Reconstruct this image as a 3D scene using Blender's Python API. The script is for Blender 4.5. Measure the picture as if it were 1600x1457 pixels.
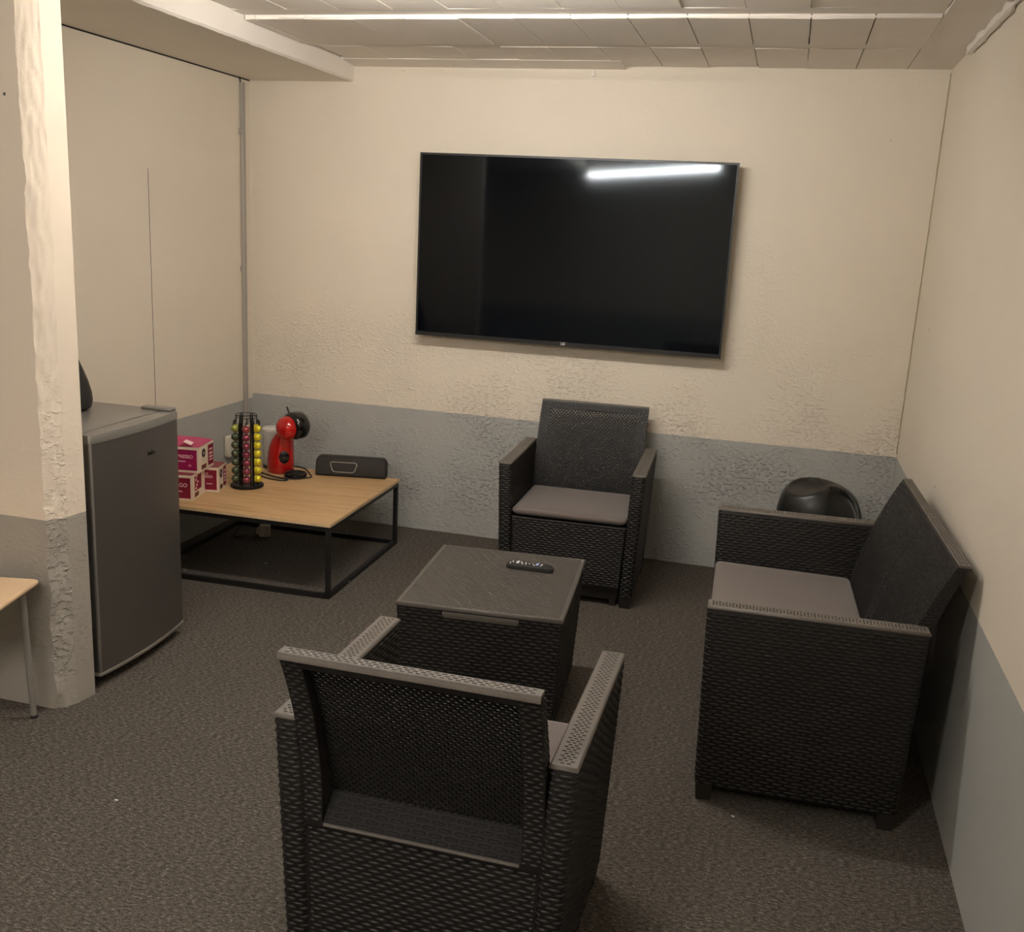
import bpy, math, random
from mathutils import Vector, Matrix
random.seed(7)
PI = math.pi
for o in list(bpy.data.objects): bpy.data.objects.remove(o)
SC = bpy.context.scene
COL = SC.collection

# ------------------------------------------------------------------ camera, world, exposure
def make_camera():
    f, yaw, pitch, roll, cx, cy, cz = 1559.466, -0.25279, -0.23438, 0.05169, 2.62716, -4.65831, 1.5358
    fw = Vector((math.sin(yaw)*math.cos(pitch), math.cos(yaw)*math.cos(pitch), math.sin(pitch)))
    r = Vector((math.cos(yaw), -math.sin(yaw), 0)); u = r.cross(fw)
    r2 = r*math.cos(roll)+u*math.sin(roll); u2 = -r*math.sin(roll)+u*math.cos(roll)
    cam = bpy.data.cameras.new('camera'); o = bpy.data.objects.new('camera', cam); COL.objects.link(o)
    m = Matrix(((r2.x, u2.x, -fw.x, cx), (r2.y, u2.y, -fw.y, cy), (r2.z, u2.z, -fw.z, cz), (0, 0, 0, 1)))
    o.matrix_world = m
    cam.sensor_fit = 'HORIZONTAL'; cam.sensor_width = 36; cam.lens = f/1600*36
    cam.clip_start = .05
    SC.camera = o
make_camera()
w = bpy.data.worlds.new('world'); SC.world = w; w.use_nodes = True
w.node_tree.nodes['Background'].inputs[0].default_value = (.9, .8, .68, 1)
w.node_tree.nodes['Background'].inputs[1].default_value = .02
SC.view_settings.view_transform = 'Standard'; SC.view_settings.look = 'None'
SC.view_settings.gamma = 1; SC.view_settings.use_curve_mapping = False
SC.view_settings.exposure = 1.54
LAMP_NEAR, LAMP_ROOM = 60, 60          # strengths of the fluorescent tubes
LAMP_COLOR = (1.0, .95, .89, 1)

# ------------------------------------------------------------------ materials
MATS = {}
class NT:
    def __init__(s, name):
        s.m = bpy.data.materials.new(name); s.m.use_nodes = True
        s.t = s.m.node_tree; s.b = s.t.nodes['Principled BSDF']; MATS[name] = s.m
    def n(s, typ, **k):
        x = s.t.nodes.new(typ)
        for a, v in k.items():
            if a in x.inputs: x.inputs[a].default_value = v
            else: setattr(x, a, v)
        return x
    def l(s, a, b): s.t.links.new(a, b)
    def set(s, **k):
        for a, v in k.items(): s.b.inputs[a.replace('_', ' ')].default_value = v
        return s
    def coord(s, scale=(1, 1, 1), kind='Object'):
        c = s.n('ShaderNodeTexCoord'); m = s.n('ShaderNodeMapping'); m.inputs['Scale'].default_value = scale
        s.l(c.outputs[kind], m.inputs[0]); return m.outputs[0]
    def noise(s, vec, scale, detail=4, rough=.55):
        x = s.n('ShaderNodeTexNoise'); x.inputs['Scale'].default_value = scale
        x.inputs['Detail'].default_value = detail; x.inputs['Roughness'].default_value = rough
        s.l(vec, x.inputs['Vector']); return x.outputs['Fac']
    def ramp(s, fac, stops):
        r = s.n('ShaderNodeValToRGB'); e = r.color_ramp.elements
        while len(e) < len(stops): e.new(.5)
        for i, (p, c) in enumerate(stops):
            e[i].position = p; e[i].color = c if len(c) == 4 else (*c, 1)
        s.l(fac, r.inputs[0]); return r.outputs[0]
    def math(s, op, a, b=None, c=None):
        m = s.n('ShaderNodeMath'); m.operation = op
        for i, v in enumerate((a, b, c)):
            if v is None: continue
            if isinstance(v, (int, float)): m.inputs[i].default_value = v
            else: s.l(v, m.inputs[i])
        return m.outputs[0]
    def bump(s, h, strength=.5, dist=.002, prev=None):
        b = s.n('ShaderNodeBump'); b.inputs['Strength'].default_value = strength; b.inputs['Distance'].default_value = dist
        s.l(h, b.inputs['Height'])
        if prev: s.l(prev, b.inputs['Normal'])
        s.l(b.outputs[0], s.b.inputs['Normal']); return b.outputs[0]
    def mix(s, fac, a, b):
        m = s.n('ShaderNodeMix'); m.data_type = 'RGBA'
        if isinstance(fac, (int, float)): m.inputs[0].default_value = fac
        else: s.l(fac, m.inputs[0])
        for i, v in ((6, a), (7, b)):
            if isinstance(v, tuple): m.inputs[i].default_value = v if len(v) == 4 else (*v, 1)
            else: s.l(v, m.inputs[i])
        return m.outputs[2]

def plain(name, col, rough=.5, metal=0., grain=0., gscale=200, **k):
    t = NT(name).set(Base_Color=(*col, 1), Roughness=rough, Metallic=metal, **k)
    if grain:
        v = t.coord(); n = t.noise(v, gscale)
        t.l(t.mix(n, tuple(c*(1-grain) for c in col), tuple(min(1, c*(1+grain)) for c in col)), t.b.inputs['Base Color'])
    return t.m

CREAM = (.76, .685, .565); GREY = (.40, .40, .375)
def wall_paint(name, line, stucco, cream=CREAM, grey=GREY, rough=.6, blot=.04):
    """two tone emulsion: cream above the line, grey below it"""
    t = NT(name).set(Roughness=rough)
    v = t.coord()
    sep = t.n('ShaderNodeSeparateXYZ'); t.l(v, sep.inputs[0])
    edge = t.noise(v, 22, 5, .7)
    z = t.math('ADD', sep.outputs[2], t.math('MULTIPLY', t.math('SUBTRACT', edge, .5), .012 if stucco > .3 else .003))
    above = t.math('GREATER_THAN', z, line)
    big = t.noise(v, 1.7, 3); fine = t.noise(v, 38, 3)
    cr = t.mix(big, tuple(c*(1-blot) for c in cream), tuple(c*(1+blot) for c in cream))
    gr = t.mix(big, tuple(c*(1-blot*2) for c in grey), tuple(c*(1+blot*2) for c in grey))
    col = t.mix(above, gr, cr)
    # small dark pits and nicks in the plaster
    vo = t.n('ShaderNodeTexVoronoi'); vo.inputs['Scale'].default_value = 3.1; t.l(v, vo.inputs['Vector'])
    pit = t.math('LESS_THAN', vo.outputs['Distance'], .018)
    col = t.mix(pit, col, (.12, .10, .08))
    t.l(col, t.b.inputs['Base Color'])
    v2 = t.coord((1, 1, 1.5))
    a = t.noise(v2, 52, 3, .55); b = t.noise(v, 6, 2)
    lumps = t.ramp(a, [(.50, (0, 0, 0)), (.78, (1, 1, 1))])
    mask = t.ramp(t.noise(v, 2.6, 3), [(.40, (.10, .10, .10)), (.62, (1, 1, 1))])
    mr = t.n('ShaderNodeMapRange'); t.l(sep.outputs[2], mr.inputs[0])
    for i_, v_ in ((1, .45), (2, 1.25), (3, 1.0), (4, .10)): mr.inputs[i_].default_value = v_
    low = mr.outputs[0]
    h = t.math('MULTIPLY', t.math('MULTIPLY', lumps, mask), low)
    n1 = t.bump(h, 1.0, .010*stucco)
    n2 = t.bump(fine, .25, .002*max(stucco, .25), n1)
    return t.m
wall_paint('stucco_back', .6238, 1.0)
wall_paint('paint_left', .6, .12, rough=.55)
wall_paint('paint_right', .6238, .06, cream=(.78, .705, .59), rough=.42)
wall_paint('paint_pillar', .616, .14, cream=(.78, .68, .555), grey=(.36, .33, .285))
wall_paint('paint_rough', .616, .7, cream=(.78, .68, .555), grey=(.38, .35, .30))
t = NT('ceiling_paint').set(Roughness=.6)
v = t.coord(); t.l(t.mix(t.noise(v, 2.5, 3), (.78, .725, .65), (.87, .81, .735)), t.b.inputs['Base Color'])
t.bump(t.noise(v, 30, 4), .5, .002)
t = NT('carpet').set(Roughness=.95, Specular_IOR_Level=.15)
v = t.coord((1, 1, 1)); va = t.coord((.45, 1.15, 1))
n1 = t.noise(va, 150, 4, .75); n2 = t.noise(v, 330, 2, .6); n3 = t.noise(v, 2.2, 3)
s1 = t.math('ADD', t.math('MULTIPLY', n1, .65), t.math('MULTIPLY', n2, .35))
c = t.ramp(s1, [(.38, (.022, .019, .016)), (.49, (.085, .075, .063)), (.57, (.17, .15, .127)), (.68, (.42, .375, .32))])
t.l(t.mix(t.math('MULTIPLY', n3, .35), c, (.07, .06, .05)), t.b.inputs['Base Color'])
t.bump(s1, .9, .005)

def rattan(name, col, rough):
    t = NT(name).set(Roughness=rough, Specular_IOR_Level=.34)
    v = t.coord(); n = t.noise(v, 260, 3)
    t.l(t.mix(n, tuple(c*.8 for c in col), tuple(c*1.25 for c in col)), t.b.inputs['Base Color'])
    t.bump(n, .25, .0006)
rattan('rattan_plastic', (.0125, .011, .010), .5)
rattan('rattan_top_lit', (.125, .109, .095), .5)  # same plastic, paler: light falling on the tops is put into the colour
rattan('rattan_lid_lit', (.088, .077, .068), .5)  # table lid copy of the plastic, paled the same way by painted light
plain('dark_groove', (.006, .005, .005), .8, grain=.2)
t = NT('cushion_fabric').set(Roughness=.9, Sheen_Weight=.25)
v = t.coord(); n = t.noise(v, 700, 2)
t.l(t.mix(n, (.115, .093, .084), (.15, .122, .110)), t.b.inputs['Base Color']); t.bump(n, .3, .0006)
t = NT('oak_laminate').set(Roughness=.42)
v = t.coord((1.2, 13, 9)); n = t.noise(v, 2.4, 6, .62)
v2 = t.coord((1, 1, 1)); sp = t.n('ShaderNodeSeparateXYZ'); t.l(v2, sp.inputs[0])
pl = t.math('FLOOR', t.math('MULTIPLY', sp.outputs[1], 9.2))
wn = t.n('ShaderNodeTexWhiteNoise'); wn.noise_dimensions = '1D'; t.l(pl, wn.inputs['W'])
c = t.ramp(n, [(.3, (.40, .235, .105)), (.5, (.52, .33, .16)), (.72, (.60, .40, .21))])
t.l(t.mix(t.math('MULTIPLY', wn.outputs[0], .22), c, (.40, .25, .12)), t.b.inputs['Base Color'])
plain('oak_edge', (.62, .45, .27), .5, grain=.1)
plain('black_metal', (.012, .011, .010), .42, .2, grain=.2)
plain('black_wire', (.010, .009, .009), .35, .6, grain=.2)
plain('stool_top', (.62, .44, .27), .4, grain=.05, gscale=30)
plain('stool_leg', (.30, .28, .25), .4, .3, grain=.08)
t = NT('fridge_front').set(Roughness=.4, Metallic=.5)
v = t.coord((1, 1, 60)); n = t.noise(v, 14, 3)
t.l(t.mix(n, (.105, .094, .083), (.13, .117, .104)), t.b.inputs['Base Color'])
plain('fridge_silver', (.22, .205, .185), .38, .35, grain=.05)
plain('fridge_trim', (.50, .46, .41), .3, .5, grain=.05)
plain('fridge_side', (.17, .155, .135), .5, .2, grain=.1)
plain('rubber', (.010, .009, .008), .7, grain=.2)
plain('tv_frame', (.035, .035, .036), .35, .5, grain=.1)
plain('tv_screen', (.0012, .0018, .0035), .06, 0, Specular_IOR_Level=.45, Specular_Tint=(.80, .90, 1.0, 1))
plain('caulk', (.42, .35, .23), .7, grain=.2)
plain('white_print', (.8, .8, .8), .5, grain=.02)
plain('dark_print', (.01, .008, .006), .4, grain=.02)
plain('white_plastic', (.62, .56, .46), .4, grain=.03)
plain('conduit_plastic', (.40, .365, .32), .45, grain=.03)
plain('glossy_red', (.42, .006, .006), .12, grain=.03, Coat_Weight=.6)
plain('glossy_black', (.008, .007, .007), .16, grain=.1)
plain('matte_black', (.016, .014, .012), .5, grain=.15)
plain('speaker_cloth', (.018, .0145, .0125), .75, grain=.3, gscale=900)
plain('silver', (.62, .6, .56), .3, .8, grain=.02)
plain('clear_tank', (.75, .74, .7), .12, 0, Alpha=.38)
plain('clear_lid', (.8, .78, .73), .2, 0, Alpha=.75)
plain('foil_yellow', (.70, .60, .035), .30, .35, grain=.08)
plain('foil_purple', (.27, .055, .085), .26, .55, grain=.25, gscale=300)
plain('foil_red', (.40, .09, .09), .26, .55, grain=.2, gscale=300)
plain('foil_green', (.10, .125, .075), .26, .55, grain=.15)
plain('foil_lime', (.36, .38, .09), .26, .5, grain=.15)
plain('foil_rim', (.5, .47, .4), .3, .8, grain=.05)
plain('stirrer_wood', (.75, .56, .34), .6, grain=.08)
plain('carton_white', (.74, .64, .50), .5, grain=.03)
plain('carton_magenta', (.33, .008, .085), .38, grain=.08, gscale=30)
plain('carton_crimson', (.22, .006, .03), .38, grain=.08, gscale=30)
plain('carton_flap', (.47, .05, .14), .42, grain=.06, gscale=30)
plain('carton_print', (.85, .62, .62), .5, grain=.05)
plain('carton_brown', (.14, .03, .018), .5, grain=.1)
plain('bin_black', (.010, .010, .009), .36, grain=.1)
plain('adapter_grey', (.55, .50, .42), .5, grain=.05)
plain('blue_button', (.35, .42, .85), .4, grain=.03)
plain('handle_metal', (.20, .185, .16), .38, .5, grain=.08)
for nm, st in (('tube_near', LAMP_NEAR), ('tube_room', LAMP_ROOM)):
    t = NT(nm).set(Base_Color=(.9, .9, .9, 1), Emission_Color=LAMP_COLOR, Emission_Strength=st)

# ------------------------------------------------------------------ mesh helpers
class MB:
    def __init__(s): s.v = []; s.f = []; s.mi = []; s.cur = 0
    def add(s, vs, fs):
        n = len(s.v); s.v += [tuple(p) for p in vs]
        for f in fs: s.f.append(tuple(i+n for i in f)); s.mi.append(s.cur)
    def box(s, x0, x1, y0, y1, z0, z1):
        s.add([(x, y, z) for z in (z0, z1) for y in (y0, y1) for x in (x0, x1)],
              [(0, 2, 3, 1), (4, 5, 7, 6), (0, 1, 5, 4), (2, 6, 7, 3), (0, 4, 6, 2), (1, 3, 7, 5)])
    def rings(s, rs, cap0=True, cap1=True, closed=True):
        n = len(rs[0]); vs = [p for r in rs for p in r]; fs = []
        m = n if closed else n-1
        for k in range(len(rs)-1):
            for i in range(m):
                j = (i+1) % n
                fs.append((k*n+i, k*n+j, (k+1)*n+j, (k+1)*n+i))
        if cap0: fs.append(tuple(reversed(range(n))))
        if cap1: fs.append(tuple((len(rs)-1)*n+i for i in range(n)))
        s.add(vs, fs)
    def lathe(s, prof, c=(0, 0), n=24, cap0=True, cap1=True):
        s.rings([[(c[0]+r*math.cos(2*PI*i/n), c[1]+r*math.sin(2*PI*i/n), z) for i in range(n)] for r, z in prof], cap0, cap1)
    def tube(s, pts, r, n=8, closed=False):
        P = [Vector(p) for p in pts]; rs = []; N = len(P)
        up = None
        for i, p in enumerate(P):
            if closed: d = (P[(i+1) % N]-P[i-1])
            else: d = (P[min(i+1, N-1)]-P[max(i-1, 0)])
            d.normalize()
            if up is None:
                up = Vector((0, 0, 1)) if abs(d.z) < .9 else Vector((1, 0, 0))
            a = d.cross(up).normalized(); b = a.cross(d).normalized(); up = b
            rr = r[i] if isinstance(r, (list, tuple)) else r
            rs.append([p+a*rr*math.cos(2*PI*k/n)+b*rr*math.sin(2*PI*k/n) for k in range(n)])
        if closed:
            rs.append(rs[0]); s.rings(rs, False, False)
        else: s.rings(rs)
    def rbox(s, x0, x1, y0, y1, z0, z1, r=.005, seg=3):
        """box with rounded vertical corners and softened top and bottom rims"""
        def ring(ins, z):
            a = max(r-ins, .0002); pts = []
            for cx, cy, a0 in ((x1-r, y0+r, -PI/2), (x1-r, y1-r, 0), (x0+r, y1-r, PI/2), (x0+r, y0+r, PI)):
                for k in range(seg+1):
                    t = a0+PI/2*k/seg; pts.append((cx+a*math.cos(t), cy+a*math.sin(t), z))
            return pts
        rr = min(r, (z1-z0)/2*.98)
        st = [(rr*(1-math.sin(t)), rr*(1-math.cos(t))) for t in (0, PI/6, PI/3, PI/2)]
        rs = [ring(rr-0, z0)] if False else []
        for i, (a, b) in enumerate(st): pass
        ang = [PI/2*i/3 for i in range(4)]
        for t in ang: rs.append(ring(rr*(1-math.sin(t)), z0+rr*(1-math.cos(t))))
        for t in reversed(ang): rs.append(ring(rr*(1-math.sin(t)), z1-rr*(1-math.cos(t))))
        s.rings(rs)
    def grid(s, P, nu, nv):
        vs = [P(i/nu, j/nv) for j in range(nv+1) for i in range(nu+1)]
        s.add(vs, [(j*(nu+1)+i, j*(nu+1)+i+1, (j+1)*(nu+1)+i+1, (j+1)*(nu+1)+i) for j in range(nv) for i in range(nu)])
    def build(s, name, mats, parent=None, smooth=True, angle=.7, loc=None):
        me = bpy.data.meshes.new(name); me.from_pydata(s.v, [], s.f)
        if isinstance(mats, str): mats = [mats]
        for m in mats: me.materials.append(MATS[m])
        if len(mats) > 1: me.polygons.foreach_set('material_index', s.mi)
        if smooth:
            me.polygons.foreach_set('use_smooth', [True]*len(me.polygons))
            me.set_sharp_from_angle(angle=angle)
        me.update(); me.validate()
        o = bpy.data.objects.new(name, me); COL.objects.link(o)
        if parent: o.parent = parent
        if loc: o.location = loc
        return o
def tag(o, label=None, cat=None, group=None, kind=None):
    for k, v in (('label', label), ('category', cat), ('group', group), ('kind', kind)):
        if v: o[k] = v
    return o
def empty(name, loc, rz=0, label=None, cat=None, group=None):
    o = bpy.data.objects.new(name, None); COL.objects.link(o); o.location = loc; o.rotation_euler = (0, 0, rz)
    o.empty_display_size = .1
    return tag(o, label, cat, group)
def copy_tree(o, parent=None):
    c = o.copy(); COL.objects.link(c); c.parent = parent
    for ch in list(o.children): copy_tree(ch, c)
    return c
def text_mesh(txt, size, mat, name, parent, M, bold=0.0, ext=.0003):
    cu = bpy.data.curves.new('text', 'FONT'); cu.body = txt; cu.size = size; cu.extrude = ext; cu.offset = bold
    cu.align_x = 'CENTER'; cu.align_y = 'CENTER'; cu.resolution_u = 3
    ob = bpy.data.objects.new('text', cu); COL.objects.link(ob)
    dg = bpy.context.evaluated_depsgraph_get()
    me = bpy.data.meshes.new_from_object(ob.evaluated_get(dg)); bpy.data.objects.remove(ob)
    me.transform(M); me.materials.clear(); me.materials.append(MATS[mat])
    o = bpy.data.objects.new(name, me); COL.objects.link(o); o.parent = parent
    return o
def frame_on(origin, xdir, ydir):
    """matrix placing text: x along xdir, up along ydir"""
    x = Vector(xdir).normalized(); y = Vector(ydir).normalized(); z = x.cross(y)
    return Matrix(((x.x, y.x, z.x, origin[0]), (x.y, y.y, z.y, origin[1]), (x.z, y.z, z.z, origin[2]), (0, 0, 0, 1)))

# ------------------------------------------------------------------ room shell
W, CZ = 3.1944, 2.2532            # room width, ceiling height (back wall y = 0, left wall x = 0)
YB = -7.6                          # wall behind the viewer
def st(o): return tag(o, kind='structure')
m = MB(); m.box(-2.3, W+.12, YB-.12, .12, -.06, 0); st(m.build('floor', 'carpet', smooth=False))
m = MB(); m.box(-.12, W+.12, 0, .12, 0, CZ+.1); st(m.build('wall_back', 'stucco_back', smooth=False))
m = MB(); m.box(W, W+.12, YB, 0, 0, CZ+.1); st(m.build('wall_right', 'paint_right', smooth=False))
m = MB(); m.box(-.12, 0, -2.16, 0, 0, CZ+.1); wl = st(m.build('wall_left', 'paint_left', smooth=False))
m = MB(); m.box(-.0012, .0012, -.8505, -.849, .64, 1.70); m.build('panel_seam', 'dark_groove', wl, smooth=False)
m = MB(); m.box(-.001, .0015, -2.12, 0, 2.166, 2.1715); m.build('ceiling_joint', 'dark_groove', wl, smooth=False)
m = MB(); m.box(-2.3, W+.12, YB-.12, YB, 0, CZ+.1); st(m.build('wall_rear', 'paint_left', smooth=False))
m = MB(); m.box(-2.42, -2.3, YB, -2.12, 0, CZ+.1); st(m.build('wall_far_left', 'paint_left', smooth=False))

def stub():
    """projecting wall end beside the fridge: smooth face, broken rough corner, smooth end"""
    import mathutils
    nz = 150; H = CZ+.02
    def nse(p, s): return mathutils.noise.noise(Vector(p)*s)
    m = MB()
    def prof(z):
        w1 = .010*nse((0, 3, z), 9)+.006*nse((5, 3, z), 31)
        w2 = .006*nse((0, 9, z), 11)
        k = .6+.0*z
        low = max(0, (.06-z)/.06)
        return [(-.0, -2.253), (k-.022+w1-.012*low, -2.253), (k-.004+w2*.6, -2.228+w2), (k+.010, -2.195+w2), (k+.020, -2.123), (0, -2.123)]
    # front face
    zs = [H*j/nz for j in range(nz+1)]
    m.cur = 0
    vs = []; 
    m.add([(p[0], p[1], z) for z in zs for p in (( -2.3, -2.253), prof(z)[1])], [(2*j, 2*j+1, 2*j+3, 2*j+2) for j in range(nz)])
    # rough strip
    m.cur = 1; nu = 10
    vs = []
    for z in zs:
        P = prof(z); path = [P[1], P[2], P[3]]
        for i in range(nu+1):
            t = i/nu*2; k = min(int(t), 1); u = t-k
            x = path[k][0]*(1-u)+path[k+1][0]*u; y = path[k][1]*(1-u)+path[k+1][1]*u
            d = 0 if i in (0, nu) else .0045*nse((x*6, y*6, z), 26)+.0025*nse((x*9, y*9, z), 70)
            if abs(nse((3, 1, z), 5)) > .33 and 3 < i < 8: d -= .004
            vs.append((x+d*.8, y-d*.6, z))
    m.add(vs, [(j*(nu+1)+i, j*(nu+1)+i+1, (j+1)*(nu+1)+i+1, (j+1)*(nu+1)+i) for j in range(nz) for i in range(nu)])
    # end face and back
    m.cur = 0
    m.add([(p[0], p[1], z) for z in zs for p in (prof(z)[3], prof(z)[4])], [(2*j, 2*j+1, 2*j+3, 2*j+2) for j in range(nz)])
    m.add([(.62, -2.123, 0), (-2.3, -2.123, 0), (-2.3, -2.123, H), (.62, -2.123, H)], [(0, 1, 2, 3)])
    return st(m.build('wall_left_stub', ['paint_pillar', 'paint_rough'], angle=.9))
stub()

def ceiling():
    m = MB(); m.box(-2.3, W+.12, YB-.12, .12, CZ+.014, CZ+.12)
    c = st(m.build('ceiling', 'ceiling_paint', smooth=False))
    # clay block panels in rows between shallow joists; each row hangs a little differently
    rows = [(-.455, -.004, 0.0), (-1.02, -.54, -.004), (-1.60, -1.115, .009), (-2.16, -1.70, .007), (-2.74, -2.26, .007)]
    for ri, (y0, y1, dz) in enumerate(rows):
        x = 3.02; k = 0
        while x > .6:
            wdt = .203+random.uniform(-.004, .004)
            gap = random.uniform(.003, .0048) if (k < 6) else random.uniform(.001, .0022)
            xl = max(x-wdt+gap, .56)
            z0 = CZ+dz+random.uniform(-.0015, .0015); a = random.uniform(-.0012, .0012); b = random.uniform(-.0012, .0012)
            m = MB()
            j = random.uniform(-.003, .003)
            if x-xl > .03:
                m.add([(xl, y0, z0+a), (x, y0, z0-a), (x+j, y1, z0-a+b), (xl+j, y1, z0+a+b),
                       (xl, y0, CZ+.02), (x, y0, CZ+.02), (x+j, y1, CZ+.02), (xl+j, y1, CZ+.02)],
                      [(0, 3, 2, 1), (0, 1, 5, 4), (1, 2, 6, 5), (2, 3, 7, 6), (3, 0, 4, 7)])
                m.build('ceiling_panel', 'ceiling_paint', c, smooth=False)
            x -= wdt; k += 1
    for i, (y0, y1, dz) in enumerate([(-.54, -.457, .001), (-1.112, -1.022, .010), (-1.698, -1.602, .010), (-2.258, -2.162, .010)]):
        m = MB(); m.box(.5, 3.025, y0, y1, CZ+dz, CZ+.02); m.build('joist', 'ceiling_paint', c, smooth=False)
    m = MB(); m.box(3.023, W, -2.8, 0, CZ+.0005, CZ+.02); m.build('plaster_margin', 'ceiling_paint', c, smooth=False)
    # plastered bead on the edge of the second row, facing the room
    m = MB(); pts = []
    for i in range(60):
        x = .70+i*(3.018-.70)/59
        pts.append((x, -1.024+random.uniform(-.0008, .0008), CZ+.0015+random.uniform(-.001, .001)))
    m.tube(pts, .0038, 6); m.build('plaster_bead', 'ceiling_paint', c)
    return c
ceiling()
m = MB()      # dropped beam along the left wall
nb = 70
m.rings([[(.0, -8*0+(-2.13+2.13*i/nb), CZ+.02), (.0, -2.13+2.13*i/nb, 2.1715), (.543+random.uniform(-.002, .002), -2.13+2.13*i/nb, 2.1715+random.uniform(-.001, .001)),
          (.5515+random.uniform(-.0015, .0015), -2.13+2.13*i/nb, 2.180), (.553, -2.13+2.13*i/nb, CZ+.02)] for i in range(nb+1)])
st(m.build('trim_1', 'ceiling_paint', angle=.6))
m = MB(); m.box(-2.3, .555, YB, -2.25, 2.1715, CZ+.02); st(m.build('trim_2', 'ceiling_paint', smooth=False))
m = MB()      # shallow ledge where ceiling meets back wall
m.rings([[(x, -.15, CZ+.016), (x, -.15, CZ-.0025), (x, 0, CZ-.014), (x, 0, CZ+.016)] for x in (.553, 1.83, 1.852)])
m.box(1.70, 1.712, -.012, 0, CZ-.045, CZ-.02); m.box(.80, .81, -.012, 0, CZ-.03, CZ-.02)
st(m.build('trim_3', 'dark_ledge' if 'dark_ledge' in MATS else 'ceiling_paint'))
m = MB()      # lumpy plaster bead in the right ceiling corner
pts = []; rr = []
for i in range(60):
    y = -.45-i*.035
    pts.append((W-.012+random.uniform(-.001, .001), y, CZ-.012+random.uniform(-.001, .001))); rr.append(.016+.006*math.sin(i*.9)*random.random() if (i % 23) > 2 else .006)
m.tube(pts, rr, 8); st(m.build('trim_4', 'ceiling_paint'))

m = MB(); m.tube([(W-.002+random.uniform(-.001, .001), -.002, .64+i*.04) for i in range(41)], .0028, 6); st(m.build('trim_5', 'caulk'))
# cable trunking down the left wall
t_ = empty('cable_trunking', (0, -.085, .35), 0, 'slim pale cable trunking running down the left wall beside the back corner', 'trunking')
m = MB(); m.rbox(.0005, .016, -.0145, .0145, 0, 1.80, .003); m.build('channel', 'conduit_plastic', t_)
for z in (1.573, .918):
    m = MB(); m.rbox(.0005, .010, -.026, -.0148, z-.012, z+.012, .002); m.build('clip', 'conduit_plastic', t_)
m = MB(); m.tube([(.006, -.012, 1.80), (.007, -.022, 1.822), (.004, -.040, 1.85)], .0035, 8); m.build('cable_end', 'rubber', t_)

# ------------------------------------------------------------------ moulded wicker pieces
def strands(m, P, U, V, pu, pv, lu, lv, h, margin=0.0, u0=0, wrap=False):
    """raised woven strand bumps over the surface P(u, v), u in metres 0..U, v 0..V, brick offset"""
    rows = max(1, int(round(V/pv))); pv = V/rows
    if wrap: n = max(1, int(round(U/pu))); pu_ = U/n
    else: pu_ = pu
    e = 1e-3
    for r in range(rows):
        v = (r+.5)*pv; off = (pu_/2 if r % 2 else 0)
        cols = int(U/pu_)+2
        for k in range(-1, cols):
            uc = k*pu_+off+u0
            a, b = uc-lu/2, uc+lu/2
            if wrap:
                if k < 0 or uc > U-1e-6+0 and k >= n: continue
                if k >= n: continue
            else:
                a = max(a, 0); b = min(b, U)
                if b-a < lu*.25: continue
            vs = []
            for t, wd, hh in ((0, .30, -.25), (.2, .48, .85), (.5, .5, 1.0), (.8, .48, .85), (1, .30, -.25)):
                u = a+(b-a)*t
                uu = u % U if wrap else u
                p = Vector(P(uu, v)); du = Vector(P((uu+e) % U if wrap else uu+e, v))-p; dv = Vector(P(uu, v+e))-p
                nn = du.cross(dv).normalized(); dvn = dv.normalized()
                vs += [p-dvn*lv*wd-nn*h*.3, p-dvn*lv*wd*.45+nn*h*hh, p+dvn*lv*wd*.45+nn*h*hh, p+dvn*lv*wd-nn*h*.3]
            fs = []
            for i in range(4):
                for j in range(3):
                    fs.append((i*4+j, (i+1)*4+j, (i+1)*4+j+1, i*4+j+1))
            m.add(vs, fs)
def perforated(m, P, U, V, pu, pv, hu, hv, depth, edge_u=.004, edge_v=.004, stagger=True):
    """a skin with small sunk pits; P(u, v, d) gives a point d below the skin"""
    rows = max(1, int(round((V-2*edge_v)/pv))); pv = (V-2*edge_v)/rows
    def q(u0, u1, v0, v1, d=0):
        m.add([P(u0, v0, d), P(u1, v0, d), P(u1, v1, d), P(u0, v1, d)], [(0, 1, 2, 3)])
    q(0, U, 0, edge_v); q(0, U, V-edge_v, V)
    for r in range(rows):
        v0 = edge_v+r*pv; v1 = v0+pv; a = v0+(pv-hv)/2; b = a+hv
        q(0, U, v0, a); q(0, U, b, v1)
        cols = int((U-2*edge_u)/pu); st_ = (U-cols*pu)/2+(pu/2 if (stagger and r % 2) else 0)
        cc = cols-1 if (stagger and r % 2) else cols
        x = 0
        for k in range(cc):
            c = st_+(k+.5)*pu; h0, h1 = c-hu/2, c+hu/2
            q(x, h0, a, b); x = h1
            A = [P(h0, a, 0), P(h1, a, 0), P(h1, b, 0), P(h0, b, 0)]; B = [P(h0, a, depth), P(h1, a, depth), P(h1, b, depth), P(h0, b, depth)]
            m.add(A+B, [(0, 4, 5, 1), (1, 5, 6, 2), (2, 6, 7, 3), (3, 7, 4, 0)])
            m.cur += 1; m.add(B, [(0, 1, 2, 3)]); m.cur -= 1  # pit floors use the darker second material: shade put into the colour
        q(x, U, a, b)
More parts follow.
